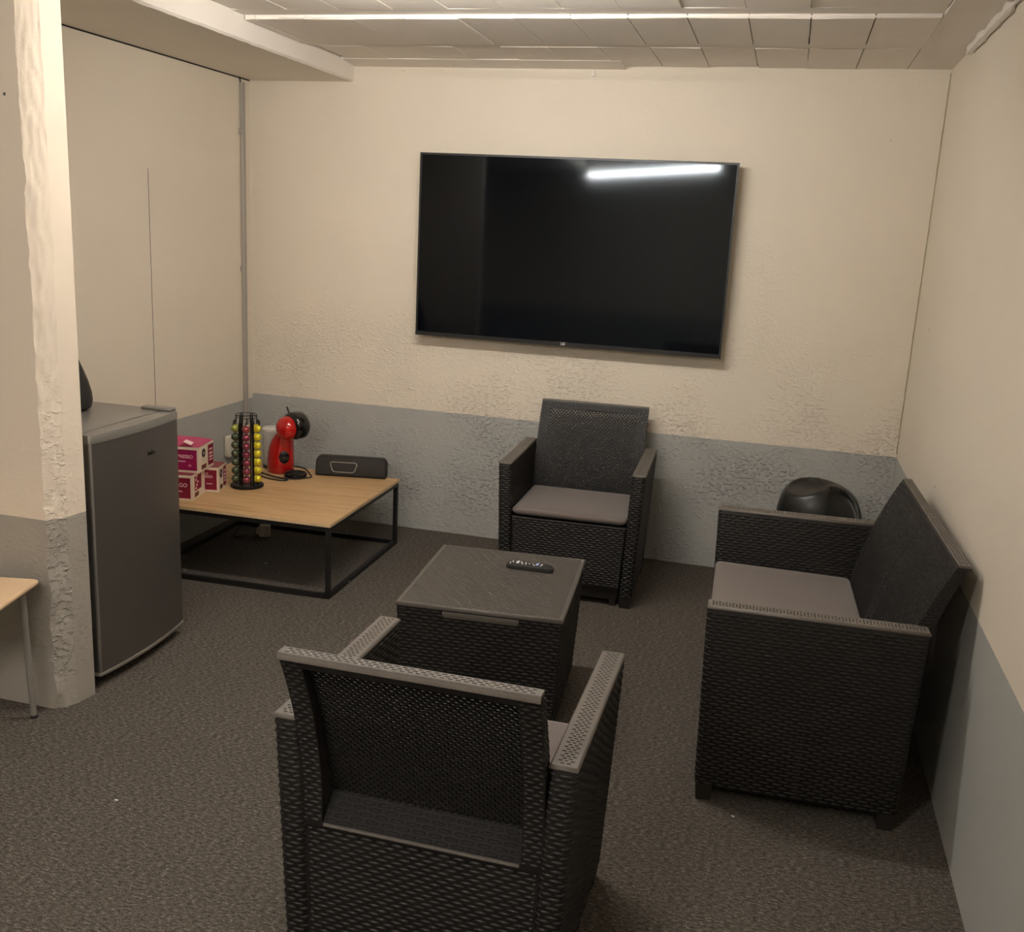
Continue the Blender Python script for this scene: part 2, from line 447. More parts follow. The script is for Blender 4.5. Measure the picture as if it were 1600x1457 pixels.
class Loop:
    """rounded rectangle perimeter (x0..x1, y0..y1, corner radius r) parameterised by arc length"""
    def __init__(s, x0, x1, y0, y1, r):
        s.b = (x0, x1, y0, y1, r)
        a, b = x1-x0-2*r, y1-y0-2*r; q = PI*r/2
        s.seg = [a, q, b, q, a, q, b, q]; s.L = sum(s.seg)
    def at(s, t):
        x0, x1, y0, y1, r = s.b; t %= s.L; i = 0
        while t > s.seg[i] and i < 7: t -= s.seg[i]; i += 1
        if i == 0: return (x0+r+t, y0)
        if i == 2: return (x1, y0+r+t)
        if i == 4: return (x1-r-t, y1)
        if i == 6: return (x0, y1-r-t)
        cx, cy, a0 = {1: (x1-r, y0+r, -PI/2), 3: (x1-r, y1-r, 0), 5: (x0+r, y1-r, PI/2), 7: (x0+r, y0+r, PI)}[i]
        a = a0+t/r; return (cx+r*math.cos(a), cy+r*math.sin(a))
    def ring(s):
        pts = []; c = 0
        for i, L in enumerate(s.seg):
            n = 4 if i % 2 else 3
            for k in range(n): pts.append(c+L*k/n)
            c += L
        return pts

HA, TA, E1, E2 = .585, .0547, .0217, .014      # arm height, thickness, taper at the sides and at the ends
ZB = .045                                       # underside of the woven panels
def seat_unit(root, Wd, D, backs, top_y, top_z, back_x, front_apron=True):
    """two armrests, seat box, one or more back panels, cushion and feet; faces -y, origin at front centre"""
    def taper(x, y, z, side):
        k = 1-z/HA
        return (x-side*E1*k, y+(E2*k if y < D/2 else -E2*k), z)
    for side in (1, -1):
        xi, xo = Wd/2-TA, Wd/2
        x0, x1 = (xi, xo) if side > 0 else (-xo, -xi)
        L = Loop(x0, x1, 0, D, .016); ts = L.ring()
        def ring(z, ins=0):
            LL = Loop(x0+ins, x1-ins, ins, D-ins, .016-min(ins, .012)); f = LL.L/L.L
            out = []
            for t in ts:
                x, y = L.at(t)
                cx, cy = (x0+x1)/2, D/2
                if ins:
                    x += -ins if x > cx else ins; y += -ins if y > cy else ins
                    if abs(x-cx) < 0: x = cx
                out.append(taper(x, y, z, side))
            return out
        m = MB()
        m.rings([ring(ZB, .004), ring(ZB+.006), ring(HA-.010), ring(HA-.006, .0015), ring(HA-.0045, .006)])
        arm = m.build('armrest', 'rattan_plastic', root, angle=.8)
        # pitted top skin
        m = MB()
        def PT(u, v, d): return taper(x0+.0035+u, .0035+v, HA-d-(.0015 if False else 0), side)
        perforated(m, PT, TA-.007, D-.007, .0118, .0088, .0074, .0040, .0045, .001, .006)
        # rim closing the skin down to the body
        A = [(x0+.0035, .0035), (x1-.0035, .0035), (x1-.0035, D-.0035), (x0+.0035, D-.0035)]
        B = [(x0-.0002, -.0002), (x1+.0002, -.0002), (x1+.0002, D+.0002), (x0-.0002, D+.0002)]
        C_ = B
        vs = [taper(x, y, HA, side) for x, y in A]+[taper(x, y, HA-.004, side) for x, y in B]+[taper(x, y, HA-.008, side) for x, y in C_]
        m.add(vs, [(0, 4, 5, 1), (1, 5, 6, 2), (2, 6, 7, 3), (3, 7, 4, 0), (4, 8, 9, 5), (5, 9, 10, 6), (6, 10, 11, 7), (7, 11, 8, 4)])
        m.build('arm_cap', ['rattan_top_lit', 'dark_groove'], arm, angle=1.2)
        m = MB()
        def PS(u, v):
            x, y = L.at(u); return taper(x, y, ZB+.004+v, side)
        strands(m, PS, L.L, HA-.016-ZB-.004, .0335, .0102, .0285, .0098, .0023, wrap=True)
        tag(m.build('woven_strands', 'rattan_plastic', arm), kind='stuff')
    # feet, inset below the woven panels
    for sx in (1, -1):
        for y0, y1 in ((E2+.001, E2+.048), (D-E2-.048, D-E2-.001)):
            m = MB(); xo = Wd/2-E1+.001; xi = Wd/2-TA-E1+.003
            a, b = (xi, xo) if sx > 0 else (-xo, -xi)
            m.rings([[(a+.004, y0+.004, 0), (b-.004, y0+.004, 0), (b-.004, y1-.004, 0), (a+.004, y1-.004, 0)],
                     [(a, y0, ZB+.006), (b, y0, ZB+.006), (b, y1, ZB+.006), (a, y1, ZB+.006)]])
            m.build('leg', 'matte_black', root, smooth=False)
    for sx in (1, -1):
        m = MB(); xo = Wd/2-TA-E1-.010
        a, b = (xo-.03, xo) if sx > 0 else (-xo, -xo+.03)
        m.rings([[(a+.003, .033, 0), (b-.003, .033, 0), (b-.003, .060, 0), (a+.003, .060, 0)], [(a, .03, .08), (b, .03, .08), (b, .065, .08), (a, .065, .08)]])
        m.build('leg', 'matte_black', root, smooth=False)
    # seat box: apron, shelf under the cushion, kick board
    ix = Wd/2-TA-.004
    SZ = .352
    m = MB()
    def bx(z): return ix-E1*(1-z/HA)
    yf = .012
    ring_ = lambda z, yo=0: [(-bx(z), yf+yo, z), (bx(z), yf+yo, z), (bx(z), D-.05, z), (-bx(z), D-.05, z)]
    m.rings([ring_(.082, .004), ring_(.085), ring_(SZ-.006), ring_(SZ, .006)])
    m.box(-bx(.05)+.004, bx(.05)-.004, .03, .05, .03, .083)
    seat = m.build('seat_base', 'rattan_plastic', root, smooth=False)
    m = MB()
    def PA(u, v):
        z = .088+v; k = bx(z)-.003; t = u/(2*ix)
        return (-k+2*k*t, yf, z)
    strands(m, PA, 2*ix, SZ-.088-.012, .0335, .0102, .0285, .0098, .0023)
    tag(m.build('woven_strands', 'rattan_plastic', seat), kind='stuff')
    m = MB(); m.tube([(-bx(SZ)+.003, yf+.002, SZ-.004), (bx(SZ)-.003, yf+.002, SZ-.004)], .0045, 8); m.build('front_rim', 'rattan_plastic', seat)
    # back: outer frame with a deep recess behind, thin open-weave skin in front
    bw = back_x
    def rear_y(z):
        if z < .43: return D-.012+(-E2*(1-z/HA)*.6)
        t = (z-.43)/(top_z-.43); y0 = D-.012-E2*(1-.43/HA)*.6
        return y0+(top_y-y0)*(.35*t+.65*t*t)
    def front_y(z):
        t = max(0, (z-.34)/(top_z-.34))
        y0 = D-.088
        return y0+(top_y-.030-y0)*(.45*t+.55*t*t)
    N = 22
    zs = [.34+(top_z-.34)*i/N for i in range(N+1)]
    nb_ = backs; seam = .008
    spans = [(-bw+2*bw*i/nb_+(seam/2 if i else 0), -bw+2*bw*(i+1)/nb_-(seam/2 if i < nb_-1 else 0)) for i in range(nb_)]
    for bi, (xa, xb) in enumerate(spans):
        m = MB(); B = .042
        # side borders, top border, lower border as closed bars that follow the curve
        lo = .352
        def bar(x0, x1, za, zb, n, f_off=0.0, nar=True):
            rs = []
            for i in range(n+1):
                z = za+(zb-za)*i/n
                k = 0
                rs.append([(x0+k, front_y(z)+f_off, z), (x1-k, front_y(z)+f_off, z), (x1-k, rear_y(z), z), (x0+k, rear_y(z), z)])
            m.rings(rs)
        xa_, xb_ = xa, xb
        bar(xa_, xa_+B, lo-.02, top_z, N); bar(xb_-B, xb_, lo-.02, top_z, N)
        bar(xa_+B, xb_-B, top_z-.030, top_z, 3); 
        bar(xa_+B, xb_-B, lo-.02, lo, 2)
        back = m.build('backrest', 'rattan_plastic', root, angle=.6)
        # sloping sill at the foot of the recess
        m = MB(); zr, zf = .353, .402
        yr_, yf_ = rear_y(.35)-.002, front_y(.40)+.004
        m.add([(xa_+B, yr_, zr), (xb_-B, yr_, zr), (xb_-B, yf_, zf), (xa_+B, yf_, zf), (xa_+B, yf_, zr-.01), (xb_-B, yf_, zr-.01)], [(0, 1, 2, 3), (2, 5, 4, 3)])
        m.cur = 1
        def PSI(u, v): t = 1-v/.058; return (xb_-B-u, yr_+(yf_-yr_)*t, zr+(zf-zr)*t+.0006)
        strands(m, PSI, xb_-xa_-2*B, .058, .0335, .0105, .025, .0066, .0028)
        m.build('recess_sill', ['dark_groove', 'rattan_plastic'], back)  # near-black base paints the shade of the recess between the strands
        # open-weave skin: slats with staggered bridges leave small holes
        m = MB(); pu, pz, hole = .0165, .0074, .0075
        nx = int((xb_-xa_-2*B)/pu)+1; pu = (xb_-xa_-2*B)/nx
        z = lo; r = 0; th = .0060
        ridge = []
        while z < top_z-.034:
            y = front_y(z); s_ = .0044; y2 = front_y(z+s_); y3 = front_y(z+pz)
            m.add([(xa_+B, y, z), (xb_-B, y, z), (xb_-B, y+th, z), (xa_+B, y+th, z), (xa_+B, y2, z+s_), (xb_-B, y2, z+s_), (xb_-B, y2+th, z+s_), (xa_+B, y2+th, z+s_)],
                  [(0, 3, 2, 1), (4, 5, 6, 7), (0, 1, 5, 4), (2, 3, 7, 6)])
            for k in range(nx+1):
                c = xa_+B+k*pu+(pu/2 if r % 2 else 0); a, b = max(c-(pu-hole)/2, xa_+B), min(c+(pu-hole)/2, xb_-B)
                if b-a < .002: continue
                q = (b-a)*.25; rs = []
                for zz, yy, kk in ((z+s_-.0012, y2, .35), (z+s_+.0006, y2, 1), (z+pz-.0006, y3, 1), (z+pz+.0012, y3, .35)):
                    rs.append([(a, yy, zz), (a+q, yy-.0030*kk, zz), (b-q, yy-.0030*kk, zz), (b, yy, zz), (b, yy+th, zz), (b-q*.5, yy+th+.0040, zz), (a+q*.5, yy+th+.0040, zz), (a, yy+th, zz)])
                m.rings(rs)
            z += pz; r += 1
        m.build('back_panel', 'rattan_plastic', back, smooth=False)
        # raised strands: front face, rear borders, lower rear panel, ends
        m = MB()
        for o0, o1, z0_ in ((.002, B-.002, lo), (xb_-xa_-B+.002, xb_-xa_-.002, lo)):
            def PF(u, v): zz = lo+v; return (xa_+o0+u, front_y(zz)-.0004, zz)
            strands(m, PF, o1-o0, top_z-lo-.008, .0165, .0074, .0095, .0062, .0026)
        def PFt(u, v): zz = top_z-.032+v; return (xa_+B+u, front_y(zz)-.0004, zz)
        strands(m, PFt, xb_-xa_-2*B, .027, .0165, .0074, .0095, .0062, .0026)
        def PBl(u, v): zz = lo+v; return (xa_+B-u, rear_y(zz), zz)
        strands(m, PBl, B, top_z-lo-.012, .026, .0098, .0215, .0094, .0022)
        def PBr(u, v): zz = lo+v; return (xb_-u, rear_y(zz), zz)
        strands(m, PBr, B, top_z-lo-.012, .026, .0098, .0215, .0094, .0022)
        for xs, sg in ((xa_, -1), (xb_, 1)):
            def PE(u, v):
                zz = lo+v; f, g = front_y(zz)+.003, rear_y(zz)-.003; t = u/.05
                yy = f+(g-f)*t if sg > 0 else g+(f-g)*t
                return (xs, yy, zz)
            strands(m, PE, .05, top_z-lo-.01, .026, .0098, .018, .0082, .0018)
        tag(m.build('woven_strands', 'rattan_plastic', back), kind='stuff')
        # pitted top edge
        m = MB()
        fy_, ry_ = front_y(top_z), rear_y(top_z)
        def PTB(u, v, d): return (xa_+u, fy_+.002+v, top_z+.003-d)
        perforated(m, PTB, xb_-xa_, ry_-fy_-.004, .0150, .0085, .0090, .0040, .0040, .002, .002)
        m.add([(xa_, fy_+.002, top_z+.003), (xb_, fy_+.002, top_z+.003), (xb_+.0004, fy_-.0005, top_z-.003), (xa_-.0004, fy_-.0005, top_z-.003),
               (xa_, ry_-.002, top_z+.003), (xb_, ry_-.002, top_z+.003), (xb_+.0004, ry_+.0015, top_z-.004), (xa_-.0004, ry_+.0015, top_z-.004),
               (xa_-.0004, ry_+.001, top_z-.011), (xb_+.0004, ry_+.001, top_z-.011)],
              [(0, 3, 2, 1), (4, 5, 6, 7), (7, 6, 9, 8), (0, 4, 7, 3), (1, 2, 6, 5)])
        m.build('top_edge', ['rattan_top_lit', 'dark_groove'], back, angle=1.2)
    # lower rear panel
    m = MB()
    def rx(z): return bw-E1*(1-z/HA)*.6+.004*0
    m.rings([[(-rx(z), D-.06, z), (rx(z), D-.06, z), (rx(z), rear_y(z), z), (-rx(z), rear_y(z), z)] for z in (.05, .2, .345)])
    m.box(-bw+.045, bw-.045, D-.045, D-.0165, .345, .349)
    rp = m.build('rear_panel', 'rattan_plastic', root, smooth=False)
    m = MB(); m.tube([(-bw+.045, rear_y(.35)-.001, .350), (bw-.045, rear_y(.35)-.001, .350)], .004, 8); m.build('recess_rim', 'rattan_top_lit', rp)
    m = MB()
    def PR(u, v): z = .055+v; k = rx(z)-.003; t = u/(2*bw); return (k-2*k*t, rear_y(z), z)
    strands(m, PR, 2*bw, .285, .0335, .0098, .028, .0094, .0022)
    tag(m.build('woven_strands', 'rattan_plastic', rp), kind='stuff')
    # cushion: one slightly sagging pad
    m = MB(); cw = bw-.006 if backs == 1 else Wd/2-TA-.008; y0, y1 = .008, D-.085
    def pad(ins, z, bulge=0):
        r = .022; pts = []
        for cx, cy, a0 in ((cw-r, y0+r, -PI/2), (cw-r, y1-r, 0), (-cw+r, y1-r, PI/2), (-cw+r, y0+r, PI)):
            for k in range(5):
                a = a0+PI/2*k/4; rr = max(r-ins*.5, .004)
                px, py = cx+rr*math.cos(a), cy+rr*math.sin(a)
                px *= (cw-ins)/cw; py = (y0+y1)/2+(py-(y0+y1)/2)*(1-2*ins/(y1-y0))
                pts.append((px, py, z))
        out = []
        for i, p in enumerate(pts):
            out.append(p)
        return out
    z0 = SZ+.004
    m.rings([pad(.006, z0), pad(0, z0+.008), pad(0, z0+.018), pad(.004, z0+.0255), pad(.014, z0+.029), pad(.05, z0+.031), pad(.10, z0+.031), pad(.16, z0+.031)])
    cu = m.build('cushion', 'cushion_fabric', root, angle=1.3)
    # the front hem rises a touch at the corners, as a thin pad does
    for v in cu.data.vertices:
        k = max(0, (abs(v.co.x)/cw-.45))*max(0, 1-(v.co.y-y0)/.16)
        v.co.z += .016*k
        v.co.z -= .003*max(0, 1-abs(v.co.x)/cw)*max(0, 1-(v.co.y-y0)/.1)
        v.co.y += -.012*max(0, 1-(abs(v.co.x)/cw)**2)*max(0, 1-(v.co.y-y0)/.1)

FX, FY, FA = 1.8647, -.7344, .04
far = empty('wicker_armchair', (FX, FY, 0), FA, 'charcoal moulded wicker armchair with taupe cushion against the wall under the television', 'armchair', 'wicker armchairs of the lounge set')
seat_unit(far, .615, .5453, 1, .635, .758, .2485)
near = copy_tree(far); near.location = (2.0565, -2.491, 0); near.rotation_euler = (0, 0, PI-.0024)
tag(near, 'charcoal moulded wicker armchair in the foreground seen from behind, facing the low table')
SX, SY, SA, SL, SD = 2.5235, -2.1013, .0351, 1.0733, .5626
sofa = empty('wicker_sofa', (SX-math.sin(SA)*SL/2, SY+math.cos(SA)*SL/2, 0), SA-PI/2, 'two-seat charcoal wicker sofa with taupe seat pad along the right wall', 'sofa')
seat_unit(sofa, SL, SD, 2, .640, .757, SL/2-.050)

# ------------------------------------------------------------------ wicker storage table
def wicker_table():
    TX, TY, TL, TD, TZ, TA_ = 1.6109, -2.0315, .5065, .5742, .4362, .0794
    r = empty('wicker_storage_table', (TX, TY, 0), TA_, 'low square charcoal wicker storage table with pitted lid between the armchairs', 'table')
    m = MB()
    def PT(u, v, d): return (u, v, TZ-d)
    perforated(m, lambda u, v, d: (.003+u, .003+v, TZ-d), TL-.006, TD-.006, .0101, .0072, .0054, .0042, .0038, .006, .006)
    m.add([(.003, .003, TZ), (TL-.003, .003, TZ), (TL-.003, TD-.003, TZ), (.003, TD-.003, TZ), (0, 0, TZ-.003), (TL, 0, TZ-.003), (TL, TD, TZ-.003), (0, TD, TZ-.003),
           (0, 0, TZ-.012), (TL, 0, TZ-.012), (TL, TD, TZ-.012), (0, TD, TZ-.012)],
          [(0, 4, 5, 1), (1, 5, 6, 2), (2, 6, 7, 3), (3, 7, 4, 0), (4, 8, 9, 5), (5, 9, 10, 6), (6, 10, 11, 7), (7, 11, 8, 4), (8, 11, 10, 9)])
    m.build('lid', ['rattan_lid_lit', 'dark_groove'], r, angle=1.2)
    m = MB(); i0, i1 = .004, .024
    def rg(z):
        i = i0+(i1-i0)*(1-z/.42); return [(i, i, z), (TL-i, i, z), (TL-i, TD-i, z), (i, TD-i, z)]
    m.rings([rg(.035), rg(.424)])
    body = m.build('body', 'rattan_plastic', r, smooth=False)
    m = MB()
    def side(fx):
        def P(u, v):
            z = .04+v; i = i0+(i1-i0)*(1-z/.42); return fx(u, z, i)
        return P
    H = .378
    strands(m, side(lambda u, z, i: (i+(TL-2*i)*u/TL, i, z)), TL, H, .034, .0112, .0285, .0106, .0024)
    strands(m, side(lambda u, z, i: (TL-i, i+(TD-2*i)*u/TD, z)), TD, H, .034, .0112, .0285, .0106, .0024)
    strands(m, side(lambda u, z, i: (TL-i-(TL-2*i)*u/TL, TD-i, z)), TL, H, .034, .0112, .0285, .0106, .0024)
    strands(m, side(lambda u, z, i: (i, TD-i-(TD-2*i)*u/TD, z)), TD, H, .034, .0112, .0285, .0106, .0024)
    tag(m.build('woven_strands', 'rattan_plastic', body), kind='stuff')
    m = MB(); m.rings([[(.150, -.001, .402), (.372, -.001, .402), (.372, .010, .402), (.150, .010, .402)], [(.146, -.004, .412), (.376, -.004, .412), (.376, .010, .412), (.146, .010, .412)],
                       [(.146, -.004, .420), (.376, -.004, .420), (.376, .010, .420), (.146, .010, .420)]])
    tag(m.build('handle', 'handle_metal', r, smooth=False), 'grey recessed pull under the lid')
    for x in (.028, TL-.068):
        for y in (.028, TD-.068):
            m = MB(); m.rings([[(x+.004, y+.004, 0), (x+.036, y+.004, 0), (x+.036, y+.036, 0), (x+.004, y+.036, 0)], [(x, y, .036), (x+.04, y, .036), (x+.04, y+.04, .036), (x, y+.04, .036)]])
            m.build('leg', 'rattan_plastic', r, smooth=False)
    return TZ
TZ = wicker_table()

# ------------------------------------------------------------------ television
def television():
    TWd, TH = 1.457, .846
    r = empty('television', (.9295+TWd/2, -.088, 1.8549-TH/2), 0, 'large flat black television mounted on the back wall', 'television')
    a, b = TWd/2, TH/2
    m = MB(); m.rbox(-a+.02, a-.02, .016, .05, -b+.03, b-.03, .006); m.box(-.25, .25, .05, .0838, -.2, .2)
    m.build('rear_housing', 'matte_black', r)
    def bar(x0, x1, z0, z1):
        q = MB(); q.box(x0, x1, -.001, .018, z0, z1); return q
    m = MB()
    for A in ((-a, a, b-.009, b), (-a, -a+.009, -b+.018, b-.009), (a-.009, a, -b+.018, b-.009)):
        m.box(A[0], A[1], -.001, .018, A[2], A[3])
    m.build('bezel', 'tv_frame', r, smooth=False)
    m = MB(); m.box(-a, a, -.0025, .018, -b, -b+.018); ch = m.build('bottom_bezel', 'tv_frame', r, smooth=False)
    m = MB(); m.box(-a+.009, a-.009, .0025, .008, -b+.018, b-.009); m.build('screen', 'tv_screen', r, smooth=False)
    m = MB(); m.box(-.024, .024, -.004, -.0024, -b+.001, -b+.021); m.build('logo_tab', 'matte_black', ch, smooth=False)
    text_mesh('LG', .0165, 'white_print', 'logo', ch, frame_on((.004, -.0045, -b+.0105), (1, 0, 0), (0, 0, 1)), .0006)
television()

# ------------------------------------------------------------------ oak topped coffee table with black frame
WX, WY, WZ, WD, WA = .9563, -1.0869, .3264, .8209, .024
WLn = .872
def oak_table():
    r = empty('coffee_table', (WX, WY, 0), WA, 'low square oak-topped coffee table on a thin black steel frame in the corner', 'table')
    m = MB(); m.box(-WLn, 0, 0, WD, WZ-.0135, WZ-.0015); m.cur = 0
    m.rings([[(-WLn, 0, WZ-.0015), (0, 0, WZ-.0015), (0, WD, WZ-.0015), (-WLn, WD, WZ-.0015)], [(-WLn+.001, .001, WZ), (-.001, .001, WZ), (-.001, WD-.001, WZ), (-WLn+.001, WD-.001, WZ)]], cap0=False)
    top = m.build('tabletop', 'oak_laminate', r, smooth=False)
    m = MB(); e = .0008
    m.box(-WLn-e, e, -e, 0, WZ-.0135, WZ-.002); m.box(0, e, -e, WD+e, WZ-.0135, WZ-.002); m.box(-WLn-e, 0, WD, WD+e, WZ-.0135, WZ-.002); m.box(-WLn-e, -WLn, 0, WD, WZ-.0135, WZ-.002)
    m.build('edge_band', 'oak_edge', top, smooth=False)
    s = .020; i = .004; zt = WZ-.0135
    X0, X1, Y0, Y1 = -WLn+i, -i, i, WD-i
    for x in (X0, X1-s):
        for y in (Y0, Y1-s):
            m = MB(); m.rbox(x, x+s, y, y+s, 0, zt, .0018, 1); m.build('leg', 'black_metal', r)
    for z0, z1, nm in ((zt-s, zt, 'top_rail'), (.0, s, 'bottom_rail')):
        for y in (Y0, Y1-s):
            m = MB(); m.box(X0+s, X1-s, y+.0005, y+s-.0005, z0, z1); m.build(nm, 'black_metal', r, smooth=False)
        for x in (X0, X1-s):
            m = MB(); m.box(x+.0005, x+s-.0005, Y0+s, Y1-s, z0, z1); m.build(nm, 'black_metal', r, smooth=False)
    m = MB(); m.box(-i+.0001, -i+.0008, .20, .228, .007, .011); m.build('maker_plate', 'silver', r, smooth=False)
oak_table()

# ------------------------------------------------------------------ fridge
def fridge():
    r = empty('fridge', (.6262, -2.0845, 0), .0196, 'small grey undercounter fridge with bowed door beside the wall end', 'fridge')
    Hh, Wf = .8487, .485
    m = MB(); m.box(-.50, -.062, .004, Wf-.004, .03, Hh-.022); m.build('cabinet', 'fridge_side', r, smooth=False)
    m = MB(); m.rbox(-.505, -.060, 0, Wf, Hh-.022, Hh, .004); m.build('top_panel', 'fridge_silver', r)
    m = MB(); m.box(-.062, -.050, .012, Wf-.012, .06, Hh-.012); m.build('gasket', 'rubber', r, smooth=False)
    n = 24
    def prof(z, ins=0):
        pts = [(-.050, ins, z)]
        bow = []
        for k in range(n+1):
            t = k/n; y = ins+.004+(Wf-2*ins-.008)*t
            x = -.012+.020*math.sin(PI*t)**.8-ins
            bow.append((x, y, z))
        return pts+[(-.018-ins, ins, z)]+bow+[(-.018-ins, Wf-ins, z), (-.050, Wf-ins, z)]
    # ring order: rear-near, near front, bow..., far front, rear-far
    m = MB(); m.rings([prof(.046), prof(Hh-.030)]); d = m.build('door', 'fridge_front', r, angle=.5)
    m = MB(); m.rings([prof(Hh-.030, -.0015), prof(Hh-.010, -.0015), prof(Hh-.003, .001), prof(Hh-.001, .008)]); m.build('top_cap', 'fridge_silver', d, angle=.5)
    m = MB(); m.rings([prof(.040, .001), prof(.046, -.002), prof(.054, -.002)]); m.build('bottom_trim', 'fridge_trim', d, angle=.5)
    m = MB(); m.rbox(-.020, -.0105, -.0008, .009, .054, Hh-.030, .003); m.build('edge_highlight', 'fridge_silver', d)  # paler strip stands in for the highlight along the door's edge bevel
    m = MB(); m.rbox(-.13, -.012, Wf-.045, Wf-.004, Hh-.001, Hh+.011, .006); m.build('hinge_cover', 'fridge_silver', r)
    text_mesh('beko', .021, 'dark_print', 'brand_lettering', d, frame_on((.0092, Wf*.60, Hh-.112), (0, 1, 0), (0, 0, 1)), .0004)
    for y in (.03, Wf-.06):
        m = MB(); m.lathe([(.016, 0), (.018, .006), (.012, .032)], (-.08, y+.015), 14); m.build('foot', 'rubber', r)
    m = MB(); m.box(-.49, -.075, .012, Wf-.012, .012, .03); m.build('base', 'rubber', r, smooth=False)
fridge()
m = MB()
pr = [(.055, .0), (.072, .008), (.078, .03), (.076, .06), (.066, .10), (.052, .14), (.04, .17), (.032, .19)]
m = MB(); m.lathe(pr, (0, 0), 28)
kt = empty('kettle', (.292, -1.77, .8487), 0, 'black tapered kettle standing on the fridge, half hidden by the wall end', 'kettle')
m.build('body', 'matte_black', kt)
m = MB(); m.lathe([(.031, .190), (.030, .2), (.012, .206), (.010, .22), (.004, .225)], (0, 0), 20); m.build('lid', 'glossy_black', kt)
m = MB(); m.tube([(-.03, -.005, .19), (-.075, -.012, .185), (-.10, -.016, .13), (-.09, -.014, .07), (-.07, -.01, .05)], .008, 8); m.build('handle', 'matte_black', kt)

# ------------------------------------------------------------------ stool at the left edge
def stool():
    r = empty('stool', (.5805, -2.290, 0), .23, 'beige laminate stool top on a slim grey leg at the left frame edge', 'stool')
    m = MB(); m.rbox(-.40, 0, -.36, 0, .428, .446, .018, 5)
    m.build('seat', 'stool_top', r)
    for x, y in ((-.045, -.030), (-.355, -.030), (-.045, -.33), (-.355, -.33)):
        m = MB(); sx = 1 if x > -.2 else -1; sy = 1 if y > -.2 else -1
        m.tube([(x, y, .428), (x+.010*sx, y+.007*sy, 0.006)], [.0115, .0085], 12)
        lg = m.build('leg', 'stool_leg', r)
        m = MB(); m.lathe([(.010, 0), (.0105, .006), (.009, .010)], (x+.010*sx, y+.007*sy), 12); m.build('foot', 'rubber', lg)
stool()

# ------------------------------------------------------------------ things on the oak table
TOPZ = WZ
def capsule_rack():
    r = empty('capsule_rack', (.360, -.698, TOPZ), 0, 'round black wire rack holding coffee capsules on the oak table', 'rack')
    m = MB(); m.lathe([(.070, 0), (.0745, .003), (.0745, .009), (.069, .014), (.06, .012)], (0, 0), 40); m.build('base', 'black_wire', r)
    H = .333; R0 = .0455
    for z in (H, H-.012, .03):
        m = MB(); m.tube([(R0*math.cos(2*PI*k/32), R0*math.sin(2*PI*k/32), z) for k in range(32)], .0017 if z > .1 else .0022, 6, True); m.build('ring', 'black_wire', r)
    cols = [math.radians(a) for a in (-62, -2, 58, 118, 178, 238)]
    for a in cols:
        for s in (-1, 1):
            aa = a+s*math.radians(24); x, y = R0*math.cos(aa), R0*math.sin(aa)
            m = MB(); m.tube([(x, y, .008), (x, y, H)], .0021, 6)
            # capsule channel edge wire, standing proud of the cage
            rx_, ry_ = math.cos(a), math.sin(a); tx, ty = -ry_, rx_
            off = s*.0205
            px, py = rx_*.0485+tx*off, ry_*.0485+ty*off
            m.tube([(x, y, H-.028), (px*1.0, py*1.0, H-.034), (px, py, H-.05), (px, py, .014)], .0019, 6)
            m.build('wire', 'black_wire', r)
        hx, hy = math.cos(a), math.sin(a); tx, ty = -hy, hx
        m = MB(); pts = []
        for k in range(13):
            t = -PI*.5+PI*k/12
            pts.append((hx*(.050+.016*math.cos(t)), hy*(.050+.016*math.cos(t)), H-.045+.016*math.sin(t)))
        m.tube(pts, .0028, 6); m.build('top_loop', 'black_wire', r)
    # capsules: domed cup pointing out, foil rim against the cage
    def proto(foil, nm):
        e = empty('coffee_capsule', (0, 0, 0)); m = MB()
        prof = [(.0182, .0), (.0178, .003), (.0170, .012), (.0158, .0175), (.0128, .0225), (.0085, .0255), (.004, .0268), (.0006, .0270)]
        m.rings([[(x, rr*math.cos(2*PI*k/20), rr*math.sin(2*PI*k/20)) for k in range(20)] for rr, x in prof]); m.build('cup', foil, e)
        m = MB(); m.rings([[(x, rr*math.cos(2*PI*k/20), rr*math.sin(2*PI*k/20)) for k in range(20)] for rr, x in ((.0175, -.0016), (.0190, -.0012), (.0190, 0.0), (.0180, .0006))]); m.build('rim', 'foil_rim', e)
        return e
    kinds = {0: ('foil_purple', 'purple'), 1: ('foil_yellow', 'yellow'), 4: ('foil_lime', 'olive'), 5: ('foil_green', 'dark green')}
    protos = {}
    place = ['bottom', 'second from bottom', 'third from bottom', 'middle', 'third from top', 'second from top', 'topmost']
    for ci, sd in ((0, 'front'), (1, 'right'), (5, 'left')):
        a = cols[ci]
        for k in range(7):
            foil, cn = kinds[ci]
            if ci == 0 and k == 6: foil, cn = 'foil_red', 'rosy red'
            if ci == 5 and k == 6: foil, cn = 'foil_lime', 'olive green'
            if foil not in protos:
                protos[foil] = proto(foil, cn); o = protos[foil]
            else: o = copy_tree(protos[foil])
            z = TOPZ+.042+k*.0388
            rad = .0465
            o.location = (.360+rad*math.cos(a), -.698+rad*math.sin(a), z); o.rotation_euler = (0, random.uniform(-.06, .06)-(.18 if ci == 5 else 0), a)
            tag(o, '%s capsule, %s of seven in the %s column of the wire rack' % (cn, place[k], sd), 'capsule', 'coffee capsules in the wire rack')
    m = MB(); m.rings([[(-.0035, -.0012, 0), (.0035, -.0012, 0), (.0035, .0012, 0), (-.0035, .0012, 0)], [(-.0045, -.0012, .285), (.0045, -.0012, .285), (.0045, .0012, .285), (-.0045, .0012, .285)]])
    s_ = m.build('wooden_stirrer', 'stirrer_wood', smooth=False); s_.location = (.396, -.712, TOPZ+.0125); s_.rotation_euler = (0, -.03, .25)
    tag(s_, 'pale wooden stirring stick standing upright inside the capsule rack', 'stirrer')
capsule_rack()

